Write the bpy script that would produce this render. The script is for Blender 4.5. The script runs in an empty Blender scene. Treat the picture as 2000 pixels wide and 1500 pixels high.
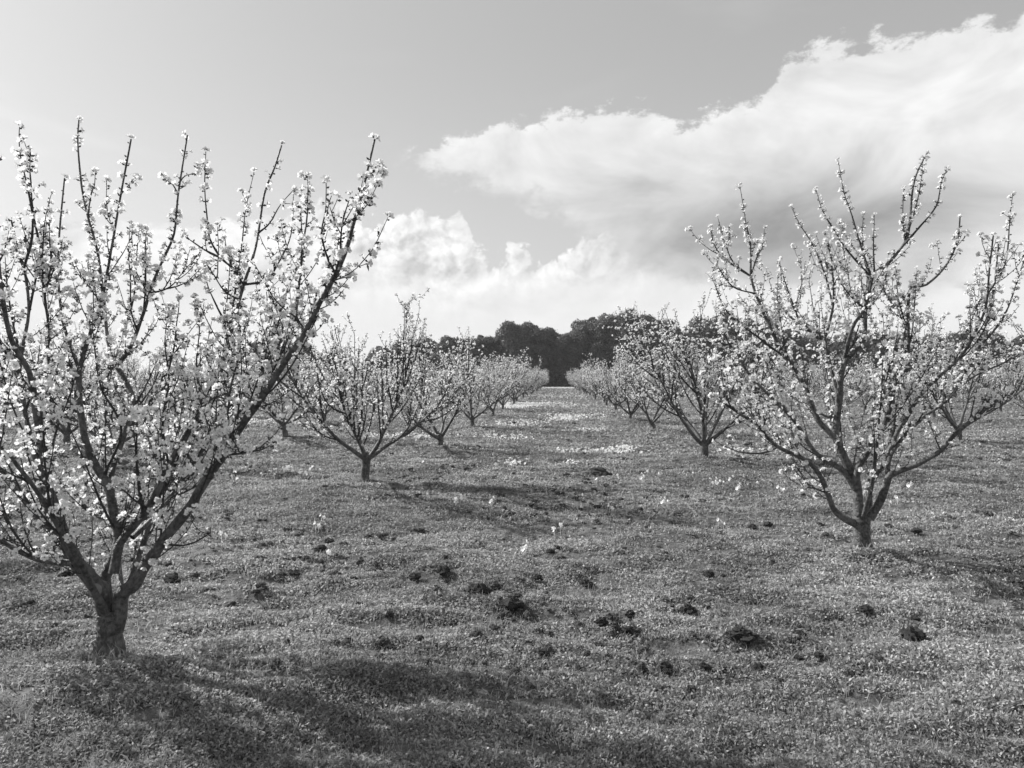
import bpy, math, numpy as np
from mathutils import Vector, Matrix
scene = bpy.context.scene
C = scene.collection
R = math.radians
# ------------------------------------------------------------------ camera
FPX, CAMH = 1450.0, 1.6
YAW, PITCH = R(3.55), R(-0.395)
cam_d = bpy.data.cameras.new('camera'); cam = bpy.data.objects.new('camera', cam_d); C.objects.link(cam)
cam_d.sensor_width = 36; cam_d.lens = 36*FPX/2000; cam_d.clip_start = .05; cam_d.clip_end = 5000
cam.location = (0, 0, CAMH); cam.rotation_euler = (R(90)+PITCH, 0, YAW)
cam_d.dof.use_dof = True; cam_d.dof.focus_distance = 8.5; cam_d.dof.aperture_fstop = 16.0
scene.camera = cam
scene.view_settings.view_transform = 'Standard'; scene.view_settings.look = 'None'
scene.view_settings.exposure = 0.6; scene.view_settings.gamma = 1.0
scene.render.engine = 'CYCLES'
scene.cycles.max_bounces = 4; scene.cycles.diffuse_bounces = 3; scene.cycles.glossy_bounces = 1; scene.cycles.transmission_bounces = 3; scene.cycles.transparent_max_bounces = 8
# ------------------------------------------------------------------ helpers: pixel -> direction / point
_m = Matrix.Rotation(YAW, 3, 'Z') @ Matrix.Rotation(R(90)+PITCH, 3, 'X')
M3 = np.array(_m)
def ray(px, py): return M3 @ np.array([(px-1000)/FPX, (750-py)/FPX, -1.0])
def at(px, py, d):
    r = ray(px, py); return np.array([0, 0, CAMH]) + r*d
def azel(px, py):
    r = ray(px, py); r = r/np.linalg.norm(r)
    return math.degrees(math.atan2(r[0], r[1])), math.degrees(math.asin(r[2]))
# ------------------------------------------------------------------ sun and sky
SUN_AZ, SUN_EL = -64.0, 33.0          # degrees from +Y (negative = left)
sd = bpy.data.lights.new('sun', 'SUN'); sd.energy = 5.0; sd.angle = R(.5); sd.color = (1, .995, .985)
sun = bpy.data.objects.new('sun', sd); C.objects.link(sun)
s_dir = Vector((math.sin(R(SUN_AZ))*math.cos(R(SUN_EL)), math.cos(R(SUN_AZ))*math.cos(R(SUN_EL)), math.sin(R(SUN_EL))))
sun.rotation_euler = s_dir.to_track_quat('Z', 'Y').to_euler(); sun.location = (-20, 10, 25)

class NT:
    def __init__(s, tree): s.t = tree
    def n(s, typ, **kw):
        nd = s.t.nodes.new(typ)
        ins = kw.pop('ins', {})
        for k, v in kw.items(): setattr(nd, k, v)
        for k, v in ins.items():
            if isinstance(v, bpy.types.NodeSocket): s.t.links.new(v, nd.inputs[k])
            else: nd.inputs[k].default_value = v
        return nd
    def m(s, op, a, b=None, c=None, clamp=False):
        ins = {0: a}
        if b is not None: ins[1] = b
        if c is not None: ins[2] = c
        return s.n('ShaderNodeMath', operation=op, use_clamp=clamp, ins=ins).outputs[0]
    def ss(s, x, a, b):
        return s.n('ShaderNodeMapRange', interpolation_type='SMOOTHSTEP', ins={0: x, 1: a, 2: b, 3: 0.0, 4: 1.0}).outputs[0]
    def mix(s, f, a, b):
        nd = s.n('ShaderNodeMix', data_type='FLOAT'); 
        for i, v in ((0, f), (2, a), (3, b)):
            if isinstance(v, bpy.types.NodeSocket): s.t.links.new(v, nd.inputs[i])
            else: nd.inputs[i].default_value = v
        return nd.outputs[0]
    def noise(s, vec, scale, detail=5, rough=.55, dist=0.0):
        return s.n('ShaderNodeTexNoise', ins={'Vector': vec, 'Scale': scale, 'Detail': detail, 'Roughness': rough, 'Distortion': dist}).outputs[0]
    def curve(s, x, pts):
        nd = s.n('ShaderNodeFloatCurve', ins={1: x}); cv = nd.mapping.curves[0]; nd.mapping.use_clip = False
        pts = sorted(pts)
        cv.points[0].location = pts[0]; cv.points[1].location = pts[-1]
        for p in pts[1:-1]: cv.points.new(*p)
        nd.mapping.update(); return nd.outputs[0]

world = bpy.data.worlds.new('World'); scene.world = world; world.use_nodes = True
wt = world.node_tree; wt.nodes.clear(); W = NT(wt)
sky = W.n('ShaderNodeTexSky'); sky.sky_type = 'NISHITA'; sky.sun_disc = False
sky.sun_elevation = R(SUN_EL); sky.sun_rotation = R(SUN_AZ); sky.dust_density = 2.2; sky.air_density = 1.0; sky.ozone_density = 1.0
STR = 0.10
skyg = W.n('ShaderNodeRGBToBW', ins={0: sky.outputs[0]}).outputs[0]
tc = W.n('ShaderNodeTexCoord').outputs['Generated']
sx = W.n('ShaderNodeSeparateXYZ', ins={0: tc})
az = W.m('MULTIPLY', W.m('ARCTAN2', sx.outputs[0], sx.outputs[1]), 57.2958)
el = W.m('MULTIPLY', W.m('ARCSINE', sx.outputs[2]), 57.2958)
# stretched direction space for the cloud noise (degrees)
def vec(dx=0., dy=0., sx_=1., sy_=1.6, off=0.):
    return W.n('ShaderNodeCombineXYZ', ins={0: W.m('MULTIPLY', W.m('ADD', az, dx), sx_), 1: W.m('MULTIPLY', W.m('ADD', el, dy), sy_), 2: off}).outputs[0]
v0 = vec(); 
nz = W.noise(v0, .11, 8, .56, .5)
nz_e = W.noise(v0, .34, 9, .68)
nz_s = W.noise(vec(-1.3, 1.1), .11, 8, .56, .5)
relief = W.m('SUBTRACT', nz, nz_s)
U = W.n('ShaderNodeMapRange', ins={0: az, 1: -60., 2: 60., 3: 0., 4: 1.}).outputs[0]
def cpts(l):
    o = []
    for x, y in l:
        a, e = azel(x, y); o.append(((a+60)/120, e/60))
    return o
def contour(l): return W.m('MULTIPLY', W.curve(U, cpts(l)), 60.)
T1 = contour([(-900,420),(300,360),(740,330),(800,284),(880,264),(960,248),(1040,228),(1150,208),(1260,208),(1340,232),(1420,206),(1490,185),(1540,110),(1640,84),(1780,62),(1875,46),(2000,20),(2600,-200)])
B1 = contour([(-900,200),(300,240),(740,270),(800,312),(860,348),(930,366),(1000,395),(1080,412),(1130,450),(1200,500),(1260,540),(1400,560),(1600,570),(1875,570),(2600,600)])
T2 = contour([(-900,440),(0,432),(150,428),(300,436),(430,434),(520,420),(620,402),(700,400),(745,432),(800,420),(850,410),(900,408),(925,470),(960,494),(1010,480),(1060,500),(1110,486),(1180,452),(1240,450),(1300,480),(1400,525),(1500,540),(1870,545),(2600,520)])
en = W.m('MULTIPLY', W.m('SUBTRACT', nz_e, .5), 6.0)
m1 = W.m('MULTIPLY', W.ss(W.m('ADD', W.m('SUBTRACT', T1, el), en), -.05, .75), W.ss(W.m('ADD', W.m('SUBTRACT', el, B1), en), -.6, 1.7))
def blob(px, py, rx, ry, rot=0.):
    a, e = azel(px, py)
    dx = W.m('SUBTRACT', az, a); dy = W.m('SUBTRACT', el, e)
    c_, s_ = math.cos(R(rot)), math.sin(R(rot))
    ux = W.m('DIVIDE', W.m('ADD', W.m('MULTIPLY', dx, c_), W.m('MULTIPLY', dy, s_)), rx)
    uy = W.m('DIVIDE', W.m('SUBTRACT', W.m('MULTIPLY', dy, c_), W.m('MULTIPLY', dx, s_)), ry)
    q = W.m('ADD', W.m('MULTIPLY', ux, ux), W.m('MULTIPLY', uy, uy))
    return W.m('EXPONENT', W.m('MULTIPLY', q, -1.0))
def billow(dx, dy):
    w = W.noise(vec(dx, dy, 1., 1., 5.), .5, 4, .6)
    vv = W.n('ShaderNodeCombineXYZ', ins={0: W.m('ADD', W.m('ADD', az, dx), W.m('MULTIPLY', w, 3.0)), 1: W.m('ADD', W.m('ADD', el, dy), W.m('MULTIPLY', w, 2.2)), 2: 0.}).outputs[0]
    r_ = None
    for sc_, am in ((.45, .6), (1.0, .3), (2.2, .14)):
        o_ = W.m('MULTIPLY', W.m('SUBTRACT', 1., W.n('ShaderNodeTexVoronoi', feature='SMOOTH_F1', voronoi_dimensions='2D', ins={'Vector': vv, 'Scale': sc_, 'Smoothness': .35}).outputs[0]), am)
        r_ = o_ if r_ is None else W.m('ADD', r_, o_)
    return r_
bil = billow(0, 0); bil2 = billow(-.55, .55)
cum = None
for a_ in ((800, 470, 5.5, 4.5), (900, 540, 4, 3), (1180, 490, 5, 2.5), (640, 470, 5, 3), (1050, 520, 4, 2)):
    b_ = blob(*a_); cum = b_ if cum is None else W.m('ADD', cum, b_)
en2 = W.m('ADD', W.m('MULTIPLY', W.m('SUBTRACT', nz_e, .5), 3.0), W.m('MULTIPLY', W.m('MULTIPLY', W.m('SUBTRACT', bil, .62), 3.0), cum))
m2 = W.ss(W.m('ADD', W.m('SUBTRACT', T2, el), en2), -.05, .55)
dark = W.m('ADD', W.m('ADD', W.m('MULTIPLY', blob(1540, 470, 13, 3.6, 4), .95), W.m('MULTIPLY', blob(1300, 400, 9, 3.2, -10), .42)), W.m('MULTIPLY', blob(1700, 400, 8, 3.0, 0), .35))
dark = W.m('MULTIPLY', dark, W.m('ADD', .65, W.m('MULTIPLY', nz, .7)))
wisp = W.noise(vec(0, 0, 1., 5., 3.), .045, 5, .5, .6)
c1 = W.m('ADD', W.m('SUBTRACT', .80, W.m('MULTIPLY', dark, .36)), W.m('ADD', W.m('MULTIPLY', relief, .68), W.m('MULTIPLY', W.m('SUBTRACT', wisp, .5), .16)))
dk2 = W.m('ADD', W.m('MULTIPLY', blob(835, 530, 3.4, 1.6), .12), W.m('MULTIPLY', blob(1250, 500, 7, 1.5), .12))
dk2 = W.m('ADD', dk2, W.m('MULTIPLY', blob(1560, 520, 9, 1.6), .24))
c2 = W.m('ADD', W.m('SUBTRACT', .84, dk2), W.m('MULTIPLY', relief, .9))
c2 = W.m('ADD', c2, W.m('MULTIPLY', W.m('MULTIPLY', W.m('SUBTRACT', bil, bil2), .40), W.m('ADD', .15, W.m('MULTIPLY', cum, 1.0))))
hz = W.ss(el, 11.0, 3.0)
c2 = W.mix(W.m('MULTIPLY', hz, .85), c2, .80)
# sky, graded to grey; thin bright veil low on the sun's side
veil = W.m('MULTIPLY', W.ss(wisp, .56, .80), .10)
film = W.m('MULTIPLY', W.m('POWER', W.m('MULTIPLY', skyg, STR), .36), .74)
base = W.m('ADD', W.m('ADD', film, W.m('MULTIPLY', W.ss(el, 26., 6.), .07)), W.m('MULTIPLY', veil, .6))
tot = W.mix(m2, base, c2)
tot = W.mix(m1, tot, c1)
# other clouds elsewhere in the sky, out of the picture
oth = W.m('MULTIPLY', W.ss(W.noise(tc, 2.2, 6, .55), .52, .66), W.ss(W.m('ABSOLUTE', az), 50., 80.))
tot = W.mix(oth, tot, .72)
tot = W.mix(W.ss(el, 1.0, -3.0), tot, .25)
tot = W.m('DIVIDE', tot, STR*1.42)
bg = W.n('ShaderNodeBackground', ins={0: W.n('ShaderNodeCombineColor', ins={0: tot, 1: tot, 2: tot}).outputs[0], 1: STR})
out = W.n('ShaderNodeOutputWorld', ins={0: bg.outputs[0]})
world.cycles.sampling_method = 'MANUAL'; world.cycles.sample_map_resolution = 1024
# ------------------------------------------------------------------ tags
def tag(o, label=None, cat=None, group=None, kind=None):
    if label: o['label'] = label
    if cat: o['category'] = cat
    if group: o['group'] = group
    if kind: o['kind'] = kind
    return o
def empty(name, loc, rz=0., sc=1.):
    o = bpy.data.objects.new(name, None); C.objects.link(o); o.empty_display_size = .2
    o.location = loc; o.rotation_euler = (0, 0, rz); o.scale = (sc, sc, sc); return o
# ------------------------------------------------------------------ mesh builder
class MB:
    def __init__(s): s.v = []; s.f = []; s.mi = []; s.n = 0
    def add(s, v, faces, mi=0):                 # faces: (m,k) int array
        v = np.asarray(v, float).reshape(-1, 3); faces = np.asarray(faces, int)
        s.v.append(v); s.f.append(faces+s.n); s.mi.append(np.full(len(faces), mi, int) if np.isscalar(mi) else np.asarray(mi)); s.n += len(v)
    def mesh(s, name, mats, smooth=False):
        me = bpy.data.meshes.new(name)
        v = np.concatenate(s.v); me.vertices.add(len(v)); me.vertices.foreach_set('co', v.ravel())
        loops = np.concatenate([f.ravel() for f in s.f]); tot = np.concatenate([np.full(len(f), f.shape[1], int) for f in s.f])
        me.loops.add(len(loops)); me.loops.foreach_set('vertex_index', loops.astype(np.int32))
        start = np.concatenate([[0], np.cumsum(tot)[:-1]])
        me.polygons.add(len(tot)); me.polygons.foreach_set('loop_start', start.astype(np.int32))
        try: me.polygons.foreach_set('loop_total', tot.astype(np.int32))
        except Exception: pass
        me.polygons.foreach_set('material_index', np.concatenate(s.mi).astype(np.int32))
        me.polygons.foreach_set('use_smooth', np.full(len(tot), smooth, bool))
        for m in mats: me.materials.append(m)
        me.update(calc_edges=True); me.validate(); return me
    def build(s, name, mats, parent=None, smooth=False):
        if not isinstance(mats, (list, tuple)): mats = [mats]
        o = bpy.data.objects.new(name, s.mesh(name, mats, smooth)); C.objects.link(o); o.parent = parent; return o
def nrm(a): return a/(np.linalg.norm(a, axis=-1, keepdims=True)+1e-12)
def tube(mb, P, r, k=6, cap=True, rough=0., rng=None, mi=0):
    P = np.asarray(P, float); n = len(P); r = np.broadcast_to(np.asarray(r, float), (n,))
    T = np.gradient(P, axis=0); T = nrm(T)
    a = np.array([1, 0, 0]) if abs(T[0][0]) < .8 else np.array([0, 1, 0])
    X = np.empty((n, 3)); x = nrm(np.cross(T[0], a))
    for i in range(n):
        x = nrm(x - T[i]*np.dot(x, T[i])); X[i] = x
    Y = np.cross(T, X)
    ang = np.arange(k)*2*math.pi/k
    rr = np.repeat(r[:, None], k, 1)
    if rough and rng is not None:
        lump = rng.normal(0, 1, (n, k)); lump = (lump+np.roll(lump, 1, 1)+np.roll(lump, 1, 0)+np.roll(lump, -1, 1))/2
        rr = rr*(1+rough*lump)
    V = P[:, None]+rr[..., None]*(np.cos(ang)[None, :, None]*X[:, None]+np.sin(ang)[None, :, None]*Y[:, None])
    i, j = np.meshgrid(np.arange(n-1), np.arange(k), indexing='ij'); j2 = (j+1) % k
    F = np.stack([i*k+j, i*k+j2, (i+1)*k+j2, (i+1)*k+j], -1).reshape(-1, 4)
    mb.add(V.reshape(-1, 3), F, mi)
    if cap:
        tipv = np.vstack([V[-1], P[-1]+T[-1]*r[-1]*.5]); jj = np.arange(k)
        mb.add(tipv, np.stack([jj, (jj+1) % k, np.full(k, k)], 1), mi)
def smooth_path(P, sub=4):
    P = np.asarray(P, float)
    if len(P) < 3: 
        t = np.linspace(0, 1, sub+1)[:, None]; return P[0]*(1-t)+P[-1]*t
    Q = np.vstack([2*P[0]-P[1], P, 2*P[-1]-P[-2]]); out_ = []
    for i in range(1, len(Q)-2):
        for t in np.arange(sub)/sub:
            a, b, c, d = Q[i-1], Q[i], Q[i+1], Q[i+2]
            out_.append(.5*((2*b)+(c-a)*t+(2*a-5*b+4*c-d)*t*t+(3*b-a-3*c+d)*t**3))
    out_.append(P[-1]); return np.array(out_)
# ------------------------------------------------------------------ materials
def mat(name): 
    m = bpy.data.materials.new(name); m.use_nodes = True; m.node_tree.nodes.clear(); return m, NT(m.node_tree)
def grey(N, v): return N.n('ShaderNodeCombineColor', ins={0: v, 1: v, 2: v}).outputs[0]
def surf(N, col, rough=.8, spec=.3, bump=None, bd=.01, bs=.5, transl=0., tcol=None):
    b = N.n('ShaderNodeBsdfPrincipled', ins={'Base Color': col, 'Roughness': rough, 'Specular IOR Level': spec})
    if bump is not None:
        bn = N.n('ShaderNodeBump', ins={'Height': bump, 'Distance': bd, 'Strength': bs}); N.t.links.new(bn.outputs[0], b.inputs['Normal'])
    o = b.outputs[0]
    if transl:
        t = N.n('ShaderNodeBsdfTranslucent', ins={0: tcol if tcol is not None else col})
        o = N.n('ShaderNodeMixShader', ins={0: transl, 1: o, 2: t.outputs[0]}).outputs[0]
    N.n('ShaderNodeOutputMaterial', ins={0: o})
def make_bark(name, lo, hi, sc=1.):
    m, N = mat(name); p = N.n('ShaderNodeTexCoord').outputs['Object']
    st = N.n('ShaderNodeMapping', ins={0: p, 3: (46*sc, 46*sc, 40*sc)}).outputs[0]
    a = N.noise(st, 1.0, 6, .65); b = N.noise(p, 9*sc, 4, .6)
    f = N.m('ADD', N.m('MULTIPLY', a, .6), N.m('MULTIPLY', b, .5))
    surf(N, grey(N, N.mix(N.ss(f, .42, .72), lo, hi)), .55, .5, a, .02, 1.0); return m
M_bark = make_bark('bark', .028, .16)
M_twig = make_bark('twig_bark', .025, .07, 2.)
m, N = mat('sawn_wood'); p = N.n('ShaderNodeTexCoord').outputs['Object']
surf(N, grey(N, N.mix(N.noise(p, 40, 4), .12, .28)), .8, .2); M_sawn = m
m, N = mat('petal'); p = N.n('ShaderNodeNewGeometry').outputs['Random Per Island']
surf(N, grey(N, N.mix(p, .80, .93)), .6, .2, transl=.45); M_petal = m
m, N = mat('calyx'); surf(N, grey(N, .06), .7, .3); M_calyx = m
m, N = mat('young_leaf'); surf(N, grey(N, .11), .5, .4, transl=.3); M_leaf = m
m, N = mat('grass_leaf'); p = N.n('ShaderNodeNewGeometry').outputs['Random Per Island']
gp = N.n('ShaderNodeNewGeometry').outputs['Position']; patch = N.noise(gp, .55, 3, .5)
val = N.mix(N.m('POWER', p, 1.4), .16, .58)
val = N.m('MULTIPLY', val, N.mix(N.ss(patch, .35, .65), .78, 1.25))
surf(N, grey(N, val), .6, .25, transl=.4); M_grass = m
m, N = mat('dry_stem'); surf(N, grey(N, .42), .6, .3, transl=.2); M_stem = m
m, N = mat('soil_turf'); gp = N.n('ShaderNodeNewGeometry').outputs['Position']
a = N.noise(gp, 9, 7, .65); b = N.noise(gp, 1.1, 4, .55); c = N.noise(gp, 60, 3, .6)
v = N.mix(N.ss(a, .38, .64), .05, .17); v = N.m('MULTIPLY', v, N.mix(b, .8, 1.25))
surf(N, grey(N, v), .9, .15, N.m('ADD', a, N.m('MULTIPLY', c, .3)), .05, .8); M_ground = m
m, N = mat('clod_earth'); gp = N.n('ShaderNodeTexCoord').outputs['Object']
a = N.noise(gp, 45, 5, .65); surf(N, grey(N, N.mix(a, .035, .12)), .95, .1, a, .02, 1.0); M_clod = m
m, N = mat('wood_foliage'); p = N.n('ShaderNodeNewGeometry').outputs['Random Per Island']
surf(N, grey(N, N.mix(p, .09, .18)), .5, .4, transl=.45); M_wfol = m
M_wbark = make_bark('wood_bark', .05, .14, .3)
# ------------------------------------------------------------------ ground relief
_r = np.random.default_rng(7); _tab = _r.random((512, 512))
def vnoise(x, y):
    xi = np.floor(x).astype(int); yi = np.floor(y).astype(int); fx = x-xi; fy = y-yi
    fx = fx*fx*(3-2*fx); fy = fy*fy*(3-2*fy)
    a = _tab[xi % 512, yi % 512]; b = _tab[(xi+1) % 512, yi % 512]; c = _tab[xi % 512, (yi+1) % 512]; d = _tab[(xi+1) % 512, (yi+1) % 512]
    return (a*(1-fx)+b*fx)*(1-fy)+(c*(1-fx)+d*fx)*fy
def fbm(x, y, o=4):
    s = 0; w = .5
    for i in range(o): s = s+w*(vnoise(x*2**i+31.7*i, y*2**i+11.3*i)-.5); w *= .5
    return s
# -------- where the trees stand
def gpos(px, py, z=.07):
    r = ray(px, py); t = (z-CAMH)/r[2]; return (r[0]*t, r[1]*t)
left_px = [(212,1272),(712,943),(860,868),(923,833),(962,812)]
right_px = [(1684,1074),(1375,893),(1277,840),(1230,820),(1203,803)]
rng = np.random.default_rng(11)
ROWS = {}
def fill(row, x, ystart, step=7.15):
    y = ystart
    while y < 133: ROWS.setdefault(row, []).append((x+rng.normal(0, .14), y+rng.normal(0, .22))); y += step
ROWS['L1'] = [gpos(*p) for p in left_px]; ROWS['R1'] = [gpos(*p) for p in right_px]
fill('L1', -2.85, ROWS['L1'][-1][1]+7.1); fill('R1', 2.95, ROWS['R1'][-1][1]+7.2)
ROWS['L2'] = [(-8.3, 6.6), (-8.4, 13.6), gpos(557, 850)]; fill('L2', -8.6, ROWS['L2'][-1][1]+7.)
ROWS['R2'] = [(8.7, 5.2), (9.2, 12.2), gpos(1872, 862)]; fill('R2', 9.0, ROWS['R2'][-1][1]+7.1)
ROWS['L3'] = [gpos(130, 868)]; fill('L3', -14.4, ROWS['L3'][-1][1]+7.); fill('R3', 14.9, 16.)
for k in range(4, 12):
    fill('L%d' % k, -8.6-5.8*(k-2), 11+(k*3.1) % 7); fill('R%d' % k, 9.0+5.9*(k-2), 11+(k*2.7) % 7)
TP = np.array([p for l in ROWS.values() for p in l if p[1] < 70])
def H(x, y):
    x = np.asarray(x, float); y = np.asarray(y, float)
    h = .16*fbm(x*.28+5, y*.28, 2)+.13*fbm(x*.9, y*1.2+9, 3)
    h = h+.15*fbm(x*2.2, y*3.6+3, 4)
    d = np.hypot(x, y)
    for tx, ty in TP:
        if tx*tx+ty*ty < 70**2: h = h+.09*np.exp(-((x-tx)**2+(y-ty)**2)/.75)
    return h-.02
def gpos(px, py):
    r = ray(px, py); z = 0.
    for q in range(4):
        t = (z-CAMH)/r[2]; X, Y = r[0]*t, r[1]*t; z = float(H(X, Y))
    return X, Y
def axis(lo, hi, step, far_lo, far_hi, g=1.09):
    c = list(np.arange(lo, hi, step)); s = step
    while c[-1] < far_hi: s *= g; c.append(c[-1]+s)
    s = step; d = []
    t = lo
    while t > far_lo: s *= g; t -= s; d.append(t)
    return np.array(d[::-1]+c)
gx = axis(-7.5, 7.5, .04, -1500, 1500, 1.05); gy = axis(1.5, 15, .04, -300, 2500, 1.035)
GX, GY = np.meshgrid(gx, gy, indexing='ij'); GZ = H(GX, GY)
mb = MB(); nx, ny = GX.shape
i, j = np.meshgrid(np.arange(nx-1), np.arange(ny-1), indexing='ij')
mb.add(np.stack([GX, GY, GZ], -1).reshape(-1, 3), np.stack([i*ny+j, (i+1)*ny+j, (i+1)*ny+j+1, i*ny+j+1], -1).reshape(-1, 4))
g = mb.build('ground', M_ground, smooth=True); tag(g, kind='structure')
# ------------------------------------------------------------------ ground cover
def rand_ground(n, dmin, dmax, rng, marg=2.0, pw=1.0):
    u = rng.random(n)
    if pw == 1.0: y = dmin*(dmax/dmin)**u
    else: y = np.sqrt(dmin**2+(dmax**2-dmin**2)*u)
    lo = -(y*.80+marg); hi = y*.66+marg
    x = lo+(hi-lo)*rng.random(n); return x, y
def leaves(mb, x, y, z, size, rng, up=1.1, asp=2.0):
    n = len(x); c = np.stack([x, y, z], 1)
    nn = nrm(rng.normal(0, 1, (n, 3))*np.array([1, 1, .7])+np.array([0, 0, up]))
    t = nrm(np.cross(nn, rng.normal(0, 1, (n, 3)))); b = np.cross(nn, t)
    s = size[:, None]
    V = np.stack([c-t*s*asp/2, c+b*s/2, c+t*s*asp/2, c-b*s/2], 1)
    mb.add(V.reshape(-1, 3), np.arange(4*n).reshape(n, 4))
def blades(mb, x, y, z, h, w, rng, lean=.5):
    n = len(x); c = np.stack([x, y, z], 1); a = rng.random(n)*2*math.pi
    side = np.stack([np.cos(a), np.sin(a), 0*a], 1); le = rng.normal(0, lean, (n, 2))
    tip = c+np.stack([le[:, 0]*h, le[:, 1]*h, h], 1); mid = c+np.stack([le[:, 0]*h*.35, le[:, 1]*h*.35, h*.6], 1)
    w = w[:, None]
    V = np.stack([c-side*w/2, c+side*w/2, mid+side*w*.4, tip, mid-side*w*.4], 1)
    mb.add(V.reshape(-1, 3), np.arange(5*n).reshape(n, 5))
rg = np.random.default_rng(3)
big = [(1000,1196,24,'largest dark crumbly clod of earth near the middle of the foreground'),
 (1447,1245,26,'broad heap of dark clods right of centre in the near grass'),
 (935,1162,20,'dark clod pile just behind the largest clod'),
 (812,1136,16,'rounded dark clod left of the pair of clods in the mid foreground'),
 (865,1133,15,'dark clod right beside the rounded clod left of centre'),
 (335,1138,20,'wide dark clod of earth right of the nearest left tree trunk'),
 (628,1079,13,'dark clod lying below and left of the second left tree shadow'),
 (1145,1145,13,'peaked dark clod standing alone right of the mid foreground'),
 (1300,1313,17,'smooth dark clod in the near grass right of centre'),
 (1692,1212,17,'peaked dark clod below the right front tree'),
 (1785,1252,24,'long dark clod heap at the far right of the near grass'),
 (1168,932,20,'dark mound beside the scattered white flowers in the lane'),
 (1500,1030,11,'dark clod left of the right front tree trunk'),
 (1345,1200,14,'dark clod pair centre right in the foreground')]
rest = [(970,1150,11),(1050,1135,10),(1010,1170,12),(1175,1222,12),(1168,1265,12),(1232,1205,11),(1227,1237,13),(1380,1192,9),(1410,1125,9),(1385,1127,12),(1060,1285,12),(1375,1312,13),(1255,1312,10),(1560,1255,11),(1600,1285,12),(1605,1287,8),(1560,1290,10),(1640,1215,7),(1200,1250,9),(1130,1312,9),(1790,1215,9),(1480,1310,12),(740,1118,9),(705,1110,8),(655,1125,10),(690,1133,8),(580,1130,7),(500,1160,9),(455,1188,9),(820,1253,11),(760,1210,9),(870,1095,8),(915,1048,8),(1075,1080,8),(1090,1075,7),(1220,1073,7),(1100,1085,8),(1470,1033,9),(1790,1045,13),(1735,1030,8),(1600,1030,7),(1720,1290,9),(1870,1380,12),(1300,1085,8),(640,1060,8),(720,1050,7),(560,1040,8),(1525,1335,9),(130,1128,12),(260,1098,8),(60,1180,10),(1660,1325,12),(560,1258,8),(680,1255,9),(330,1105,8)]
CP = [(*gpos(b[0], b[1]), 1.15*b[2]/FPX) for b in big+rest]
def cover(x, y):                                   # patchiness: 0 bare .. 1 lush
    c = np.clip(.60+3.6*fbm(x*2.6+40, y*4.6+17, 4)+.9*fbm(x*.5+3, y*.5, 2), 0, 1)
    for X, Y, w in CP:
        r = w*Y*1.5; near_ = np.abs(y-Y) < r*3; q = np.exp(-((x[near_]-X)**2+(y[near_]-Y)**2)/(r*r)); c[near_] *= 1-.97*q
    return c
mb = MB()
for n, d0, d1, s0, hgt in ((950000, 2.3, 7., .0078, .034), (420000, 7., 16., .014, .034), (260000, 16., 42., .030, .045), (90000, 42., 135., .08, .05)):
    x, y = rand_ground(n, d0, d1, rg); cv = cover(x, y)
    k = rg.random(n) < .04+1.5*cv; x, y, cv = x[k], y[k], cv[k]
    sc = s0*(y/d0)**.55*(.6+.8*rg.random(len(x)))
    z = H(x, y)+hgt*cv*rg.random(len(x))**1.3+.004
    leaves(mb, x, y, z, sc, rg)
for n, d0, d1, hh, ww in ((150000, 2.3, 8., .04, .0028), (70000, 8., 20., .05, .006), (60000, 20., 60., .08, .013)):
    x, y = rand_ground(n, d0, d1, rg); cv = cover(x, y); k = rg.random(n) < .3+.7*cv; x, y = x[k], y[k]
    blades(mb, x, y, H(x, y), hh*(.5+rg.random(len(x))), ww*(.7+.6*rg.random(len(x))), rg)
tag(mb.build('ground_cover', M_grass), 'low clover and short grass covering the orchard floor', 'grass', kind='stuff')
mb = MB()
x, y = rand_ground(150, 2.9, 11., rg, .5); blades(mb, x, y, H(x, y), .06+.09*rg.random(150), np.full(150, .003), rg, .35)
for tx, ty in [ROWS['L1'][0], ROWS['R1'][0], ROWS['L1'][1], ROWS['R1'][1]]:
    a = rg.random(70)*6.28; q = .07+.10*rg.random(70); x = tx+np.cos(a)*q; y = ty+np.sin(a)*q; blades(mb, x, y, H(x, y), .04+.07*rg.random(70), np.full(70, .0035), rg, .35)
for px, py in ((1265,1370),(497,1402),(716,1385),(1600,1395),(1655,1360),(1355,1345),(985,1350),(610,1350),(45,1425),(60,1420)):
    X, Y = gpos(px, py); k = 3
    blades(mb, X+rg.normal(0, .012, k), Y+rg.normal(0, .012, k), np.full(k, float(H(X, Y))), .06+.07*rg.random(k), np.full(k, .005), rg, .3)
tag(mb.build('dry_stems', M_stem), 'pale dry grass stems standing up out of the turf', 'grass stems', kind='stuff')
# ------------------------------------------------------------------ earth clods
_ico = None
def lump(mb, c, r, rng, flat=.62, mi=0):
    n1, n2 = 9, 14
    th = np.linspace(0, math.pi, n1); ph = np.arange(n2)*2*math.pi/n2
    T_, P_ = np.meshgrid(th, ph, indexing='ij')
    d = np.stack([np.sin(T_)*np.cos(P_), np.sin(T_)*np.sin(P_), np.cos(T_)], -1)
    k = rng.normal(0, 3.2, (7, 3)); off = rng.random(7)*6; w = sum(np.sin(d@k[i]*(1+i*.5)+off[i])/(2+i*.7) for i in range(7))
    rr = r*(1+.26*w+.15*rng.normal(0, 1, w.shape)); rr[0] = rr[0].mean(); rr[-1] = rr[-1].mean()
    V = np.asarray(c)+d*rr[..., None]*np.array([1, 1, flat])
    i, j = np.meshgrid(np.arange(n1-1), np.arange(n2), indexing='ij'); j2 = (j+1) % n2
    mb.add(V.reshape(-1, 3), np.stack([i*n2+j, (i+1)*n2+j, (i+1)*n2+j2, i*n2+j2], -1).reshape(-1, 4), mi)
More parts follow.
